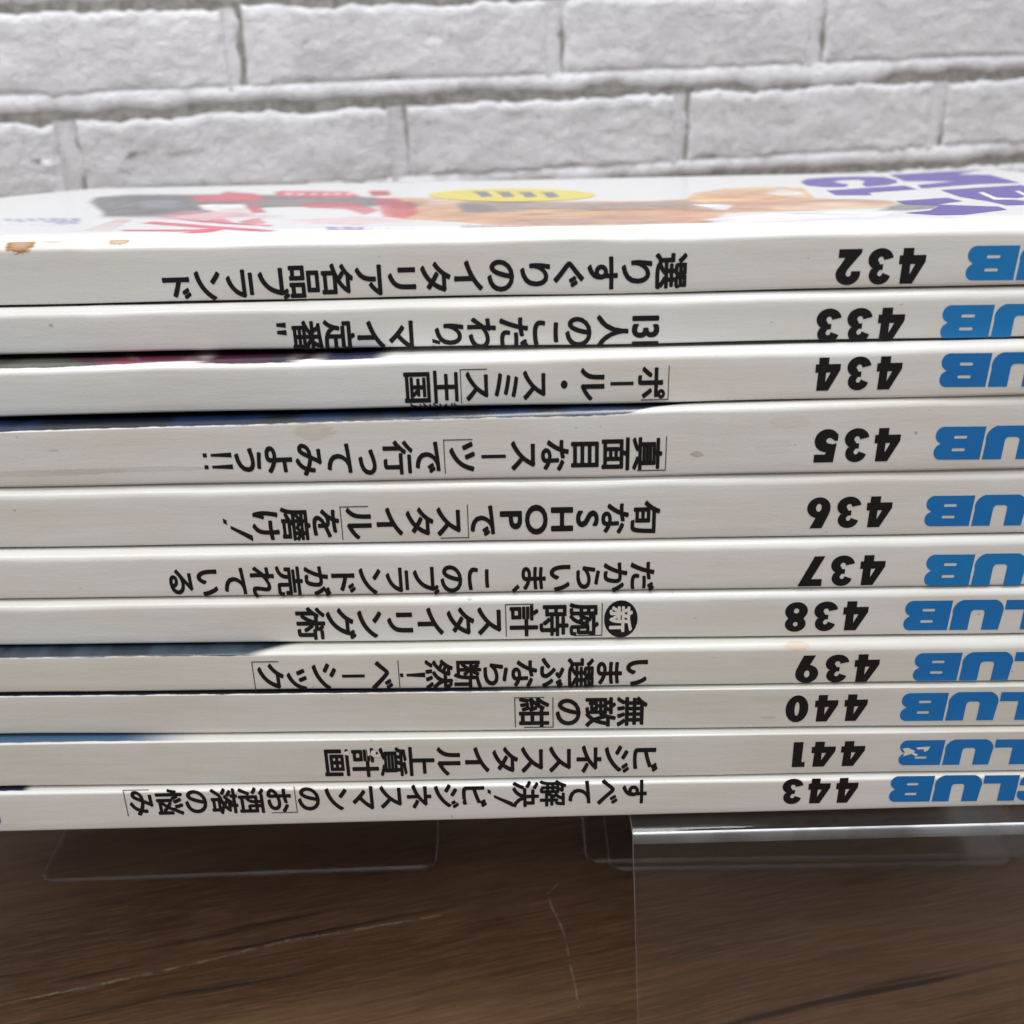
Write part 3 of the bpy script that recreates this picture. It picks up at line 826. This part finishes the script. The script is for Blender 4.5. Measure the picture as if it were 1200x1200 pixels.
# ------------------------------------------------------------------ artwork printed on the top cover
m0 = M[432]
def cov(x, y, lift):
    """point of the top cover seen at photograph (x, y)"""
    d = ray(x, y)
    lo, hi = 0.05, 1.5
    def g(t):
        p = CAM + d.normalized() * t
        dep = (p - m0.O).dot(m0.ey)
        return p.z - (zfun(zt[0], p.x) * m0.droop(dep)), dep
    t = .1
    best = None
    lo, hi = .12, .60
    if g(lo)[0] < 0 or g(hi)[0] > 0: return None
    for _ in range(40):
        mid = (lo + hi) / 2
        if g(mid)[0] > 0: lo = mid
        else: hi = mid
    p = CAM + d.normalized() * lo
    dep = min(max((p - m0.O).dot(m0.ey), .0045), MW - .001)
    p = m0.O + m0.ex * (p - m0.O).dot(m0.ex) + m0.ey * dep
    z = zfun(zt[0], p.x) * m0.droop(dep) - .00002
    if dep < .02: z += -.0006 * math.sin(math.pi * dep / .02)
    p.z = z + lift
    return p
layer = [0]
def art(name, polys, c, rough=.3):
    layer[0] += 1; lift = .00008 + .00001 * layer[0]
    vs, fs = [], []
    for poly in polys:
        pts = []
        n = len(poly)
        for i in range(n):                                # subdivide the long sides so the sheet hugs the cover
            a, b = poly[i], poly[(i + 1) % n]; k = max(1, int(abs(b[0] - a[0]) / 20))
            for q in range(k): pts.append((a[0] + (b[0] - a[0]) * q / k, a[1] + (b[1] - a[1]) * q / k))
        P = [cov(x, y, lift) for x, y in pts]
        if any(p is None for p in P): continue
        o = len(vs); vs += P
        from mathutils.geometry import tessellate_polygon
        for t in tessellate_polygon([P]): fs.append(tuple(o + q for q in t))
    ff = []
    for t in fs:
        nn = (vs[t[1]] - vs[t[0]]).cross(vs[t[2]] - vs[t[0]]); ff.append(t if nn.z > 0 else t[::-1])
    return mesh_obj(name, vs, ff, ink(name + '_ink_%d' % layer[0], c, rough, .25, .6), m0.root)
def blob(cx, cy_, rx, ry, n=22, j=.0): return [(cx + rx * math.cos(2 * math.pi * k / n) * (1 + random.uniform(-j, j)), cy_ + ry * math.sin(2 * math.pi * k / n)) for k in range(n)]
PUR = (.085, .045, .31); RED = (.50, .015, .045)
def dashes(x0, x1, y, h, c, n, sl=0.0, w=.6, al=.8):
    st = (x1 - x0) / n; P = []
    for k in range(n):
        a = x0 + k * st; yy = y + sl * (a - x0) + random.uniform(-.3, .3); hh = h * random.uniform(.5, 1)
        P.append([(a, yy), (a + st * w * random.uniform(.6, 1.2), yy - .2), (a + st * w + st * .15, yy + hh), (a + st * .2, yy + hh * .9)])
    return (P, c, al, .9, 1.5)
# (outlines, colour, strength, softness across, softness along)
SH = [
 ([[(106, 237), (112, 231), (150, 228.3), (250, 227.5), (420, 230.5), (470, 234), (480, 240), (330, 243), (260, 245), (235, 251), (195, 254.5), (122, 254), (120, 248), (113, 243)]], (.06, .06, .066), 1.0, .8, 5),
 ([blob(188, 239, 26, 5)], (.20, .21, .26), .7, 2, 12), ([blob(330, 237, 60, 4)], (.22, .13, .14), .6, 1.5, 20),
 ([[(120, 252), (240, 250), (330, 252), (330, 256), (200, 257), (118, 256)]], (.42, .36, .40), .5, 1.5, 12),
 ([[(470, 232), (540, 232), (640, 236.5), (760, 235.5), (860, 231), (900, 234), (1000, 233), (1050, 236), (1045, 243), (960, 246), (850, 250), (830, 262), (720, 271), (620, 269), (560, 262), (520, 259), (470, 257), (450, 250)]], (.56, .29, .14), 1.0, 1.0, 8),
 ([[(500, 233), (540, 232.5), (545, 238), (520, 241), (500, 240)]], (.70, .50, .38), .8, 1.5, 8),
 ([[(538, 237), (560, 235.5), (700, 238), (800, 236), (850, 238), (820, 243), (700, 244.5), (620, 246), (590, 249), (545, 249)]], (.27, .20, .17), .9, 1.0, 8),
 ([[(536, 239), (570, 239), (585, 246), (565, 250), (540, 248)]], (.10, .085, .085), .8, 1, 5),
 ([[(685, 245), (800, 243.5), (830, 246), (760, 247), (690, 247)]], (.22, .10, .05), .9, .5, 10), ([[(560, 257), (700, 256), (830, 258), (830, 263), (700, 264), (600, 262)]], (.40, .24, .19), .75, 1.2, 20),
 ([[(540, 263), (700, 264), (830, 261), (960, 258), (960, 264), (830, 269), (700, 273), (560, 271)]], (.60, .50, .50), .7, 1.2, 20),
 ([[(770, 246), (810, 245), (830, 252), (820, 258), (775, 257)]], (.62, .26, .17), .6, 2, 12),
 ([[(805, 233), (815, 226), (850, 221), (890, 219.3), (940, 220), (950, 228), (957, 234), (920, 240), (860, 239), (820, 237)]], (.68, .40, .16), .95, .8, 4),
 ([[(815, 229), (880, 226), (925, 229), (950, 233), (900, 234), (840, 231)]], (.55, .26, .12), .8, 1.2, 10), ([[(850, 238), (960, 232), (1040, 235), (1020, 240), (900, 243), (850, 243)]], (.58, .30, .22), .7, 1.2, 10),
 ([[(893, 226), (915, 222), (935, 224), (948, 230), (930, 231), (910, 229)]], (.72, .64, .60), .85, .8, 4), ([blob(915, 220.3, 10, 1.2)], (.25, .28, .36), .7, .6, 3),
 ([[(812, 240), (845, 239), (860, 240.5), (850, 246), (838, 245)]], (.78, .80, .86), .95, .8, 4),
 ([[(905, 240), (1000, 237), (1060, 238), (1050, 243), (960, 246), (905, 247)]], (.72, .52, .36), .7, 1.2, 8),
 ([[(1040, 243), (1055, 238), (1090, 237), (1105, 240), (1095, 244), (1060, 247), (1030, 247)]], (.10, .12, .13), .85, 1.2, 8),
 ([[(825, 257), (900, 251), (1000, 247), (1050, 247), (1030, 254), (900, 258.5), (840, 260)]], (.80, .80, .86), .95, .8, 6),
 ([[(860, 262), (960, 255.5), (1100, 252), (1150, 258), (1000, 263), (860, 268)]], (.60, .52, .68), .55, 1.5, 20),
 ([[(450, 238), (480, 236.5), (492, 240), (485, 244), (455, 244)]], (.09, .10, .10), .8, 1, 5),
 ([[(330, 231), (420, 231), (450, 236), (440, 243), (350, 243), (320, 238)]], (.13, .13, .14), .7, 1.2, 10),
 # red headline characters over the picture
 ([[(218, 229), (258, 228), (265, 224.5), (300, 227), (312, 232), (300, 236), (232, 236)]], RED, 1.0, .8, 5),
 ([[(286, 241), (302, 240.5), (312, 249), (296, 250)]], RED, 1.0, .8, 3),
 ([[(345, 239), (400, 236), (425, 240), (445, 247), (428, 251.5), (405, 245), (360, 244)]], RED, .8, .9, 5),
 ([[(322, 225), (330, 223.5), (370, 224), (410, 224.5), (424, 231), (370, 232), (325, 230)], [(432, 223.5), (455, 223.5), (458, 229), (435, 230)]], RED, 1.0, .7, 3),
 ([[(440, 233), (465, 231.5), (485, 240), (492, 249), (475, 256), (450, 254), (444, 243)]], RED, .75, 1, 4),
 ([[(232, 240), (286, 239.5), (292, 248), (262, 248.5), (240, 246)]], (.80, .72, .72), .9, .7, 4),
 ([[(190, 250), (215, 248), (290, 248), (296, 254), (240, 257), (195, 257)]], (.62, .22, .26), .6, 1.2, 8),
 ([[(244, 257), (262, 255.5), (274, 261), (262, 263), (246, 260)], [(280, 259), (305, 255), (312, 262), (285, 263)]], (.62, .10, .15), .8, .6, 3),
 ([[(165, 261.5), (180, 259.5), (240, 264), (322, 270), (320, 272.3), (230, 267), (190, 264)], [(142, 269), (230, 269), (272, 266), (250, 272), (205, 276.8), (198, 274.8), (225, 271.5), (145, 271)], [(270, 275), (290, 274.3), (290, 276.3), (270, 276.5)], [(200, 256), (240, 258), (300, 263), (320, 264), (318, 265.5), (240, 261)]], (.55, .03, .09), 1.0, .5, 3),
 ([[(340, 257), (420, 254), (490, 258), (420, 263), (345, 261)]], (.74, .36, .42), .5, 1.4, 15),
 ([[(333 + k * 14 + random.uniform(-2, 2), 227), (340 + k * 14, 225.6), (345 + k * 14, 227.5), (338 + k * 14, 229)] for k in range(6)], (.86, .66, .66), .7, .5, 2),
 dashes(5, 96, 256, 4.5, (.10, .08, .42), 7, 0, .7, .75), dashes(50, 92, 259, 4, (.12, .09, .42), 3, 0, 1.0, .6), dashes(10, 80, 263, 1.2, (.45, .42, .66), 6),
 ([[(98 + k * 7, 270.5), (101 + k * 7, 270.5), (140 + k * 4, 257), (136 + k * 4, 257)] for k in range(5)], (.50, .24, .24), .7, .4, 1),
 dashes(382, 425, 266, 6, (.20, .10, .40), 5, 0, 1.0, .75), dashes(430, 540, 268, 2.5, (.35, .33, .46), 11, -.004, .7, .6), dashes(540, 590, 264, 5, (.24, .24, .32), 7, 0, .7, .6),
 dashes(1085, 1230, 264.5, 1.8, (.08, .06, .22), 18, -.008, .55), dashes(1140, 1185, 264.4, 1.6, (.45, .04, .10), 5, -.008, .5)]
import numpy as np
def cover_picture():
    nu, nd = 640, 130
    U = np.linspace(XL + .0035, XR - .003, nu); 
    h = CAM.z - ztop0
    # rows even in viewing angle, so the print is equally fine everywhere it is seen obliquely
    D0, D1 = .0042, MW - .0012
    inv = np.linspace(1 / (D0 + .15), 1 / (D1 + .15), nd); Dd = 1 / inv - .15
    Dg, Ug = np.meshgrid(Dd, U, indexing='ij')
    ex, ey, O = np.array(m0.ex), np.array(m0.ey), np.array(m0.O)
    Pw = O + Ug[..., None] * ex + Dg[..., None] * ey
    z = (zt[0][0] + zt[0][1] * Pw[..., 0]) * (1 - KT * Dg / MW)
    z += np.where(Dg < .02, -.0006 * np.sin(np.pi * np.minimum(1, Dg / .02)), 0) + .00003
    Pw[..., 2] = z
    q = Pw - np.array(CAM); zz = q @ np.array(FWD)
    X = 600 + F * (q @ np.array(RT)) / zz; Y = 600 - F * (q @ np.array(UP)) / zz
    # streaky wander of the outlines, fixed to the paper
    rng = np.random.default_rng(3)
    def vnoise(nx, ny):
        g = rng.random((ny + 2, nx + 2)); ax = np.linspace(0, nx, nu); ay = np.linspace(0, ny, nd)
        ix = ax.astype(int); iy = ay.astype(int); fx = (ax - ix); fy = (ay - iy); fx = fx * fx * (3 - 2 * fx); fy = (fy * fy * (3 - 2 * fy))[:, None]
        a = g[iy][:, ix] * (1 - fx) + g[iy][:, ix + 1] * fx; b = g[iy + 1][:, ix] * (1 - fx) + g[iy + 1][:, ix + 1] * fx
        return a * (1 - fy) + b * fy - .5
    n1 = vnoise(40, 20) + .5 * vnoise(110, 45); n2 = vnoise(60, 60); n3 = vnoise(200, 60)
    base = np.array([.70, .70, .70]); Cc = np.tile(base, (nd, nu, 1)).reshape(nd, nu, 3)
    for polys, c, al, sy, sx in SH:
        for poly in polys:
            pts = np.array(poly); ax_ = sx / sy
            px = X / ax_ + n2 * .4; py = Y + n1 * sy * .9
            x0, y0 = pts[:, 0] / ax_, pts[:, 1]; x1, y1 = np.roll(x0, -1), np.roll(y0, -1)
            dist = np.full(X.shape, 1e9); ins = np.zeros(X.shape, bool)
            for a, b, c2, d in zip(x0, y0, x1, y1):
                ex_, ey_ = c2 - a, d - b; L2 = ex_ * ex_ + ey_ * ey_ + 1e-9
                t = np.clip(((px - a) * ex_ + (py - b) * ey_) / L2, 0, 1)
                dist = np.minimum(dist, np.hypot(px - a - t * ex_, py - b - t * ey_))
                cond = ((b > py) != (d > py)) & (px < (c2 - a) * (py - b) / ((d - b) if abs(d - b) > 1e-9 else 1e-9) + a)
                ins ^= cond
            sd = np.where(ins, dist, -dist)
            f = np.clip(sd / (2 * sy) + .5, 0, 1); f = f * f * (3 - 2 * f) * al * (1 + .35 * n3)
            f = np.clip(f, 0, 1)[..., None]
            tone = np.array(c) * (1 + .5 * n1[..., None] + .3 * n2[..., None])
            Cc = Cc * (1 - f) + np.clip(tone, 0, 1) * f
    me = bpy.data.meshes.new('cover_picture')
    V = (Pw - np.array(m0.root.location)).reshape(-1, 3)
    fs = [(j * nu + i, j * nu + i + 1, (j + 1) * nu + i + 1, (j + 1) * nu + i) for j in range(nd - 1) for i in range(nu - 1)]
    me.from_pydata(V.tolist(), [], fs)
    ca = me.color_attributes.new('print', 'FLOAT_COLOR', 'POINT')
    buf = np.ones((nu * nd, 4), dtype=np.float32); buf[:, :3] = Cc.reshape(-1, 3); ca.data.foreach_set('color', buf.ravel())
    k = N('printed_cover'); at = k.n('Attribute', attribute_name='print')
    p = k.n('BsdfPrincipled'); k.put(p.inputs['Base Color'], at.outputs['Color']); p.inputs['Roughness'].default_value = .3
    p.inputs['Coat Weight'].default_value = .35; p.inputs['Coat Roughness'].default_value = .12
    me.materials.append(k.done(p.outputs[0]))
    for q_ in me.polygons: q_.use_smooth = True
    me.update()
    o = bpy.data.objects.new('cover_picture', me); C.objects.link(o); o.parent = m0.root
cover_picture()
# purple masthead letters lying across the right end: C, L, then M, E
art('masthead_lettering', [
    [(938, 213.5), (945, 210), (965, 208.3), (1000, 207), (1036, 207.5), (1050, 211), (1052, 214), (1040, 217), (1015, 219), (1010, 216), (1014, 212.5), (1006, 210.8), (985, 211.5), (976, 213.5), (995, 216.5), (990, 219.5), (965, 219.5), (945, 217.5)],
    [(968, 223.5), (1060, 217.7), (1075, 222), (1018, 226), (1022, 229), (980, 229)],
    [(1042, 205), (1070, 203.5), (1105, 200), (1140, 199), (1145, 200.5), (1120, 204.5), (1160, 205), (1195, 214.5), (1145, 216), (1080, 221), (1075, 217), (1120, 212.5), (1060, 212.5)],
    [(1102, 223), (1196, 217), (1215, 222), (1215, 228), (1190, 233), (1186, 234.5), (1205, 236), (1215, 240), (1180, 241), (1160, 236.5), (1125, 231)],
    [(1050, 236), (1110, 232), (1128, 236), (1095, 240), (1170, 242.5), (1180, 246), (1130, 252), (1100, 252.5), (1060, 250), (1090, 247), (1102, 241), (1060, 239.5)]], PUR)
art('masthead_lettering', [[(1146, 226), (1152, 225.5), (1168, 232), (1195, 233), (1196, 234.2), (1165, 234.5)], [(1189, 224.5), (1194, 224), (1205, 229), (1215, 229), (1215, 230.5), (1202, 230.5)]], (.76, .74, .72))
# yellow oval badge with dark lettering
art('badge_print', [blob(600, 229, 98, 7.6, 40)], (.64, .54, .09))
art('badge_lettering', [[(553 + k * 26, 225 + .3 * k), (570 + k * 26, 224.6 + .3 * k), (578 + k * 26, 230.5 + .2 * k), (564 + k * 26, 231.5 + .2 * k), (560 + k * 26, 228)] for k in range(4)], (.17, .17, .22))
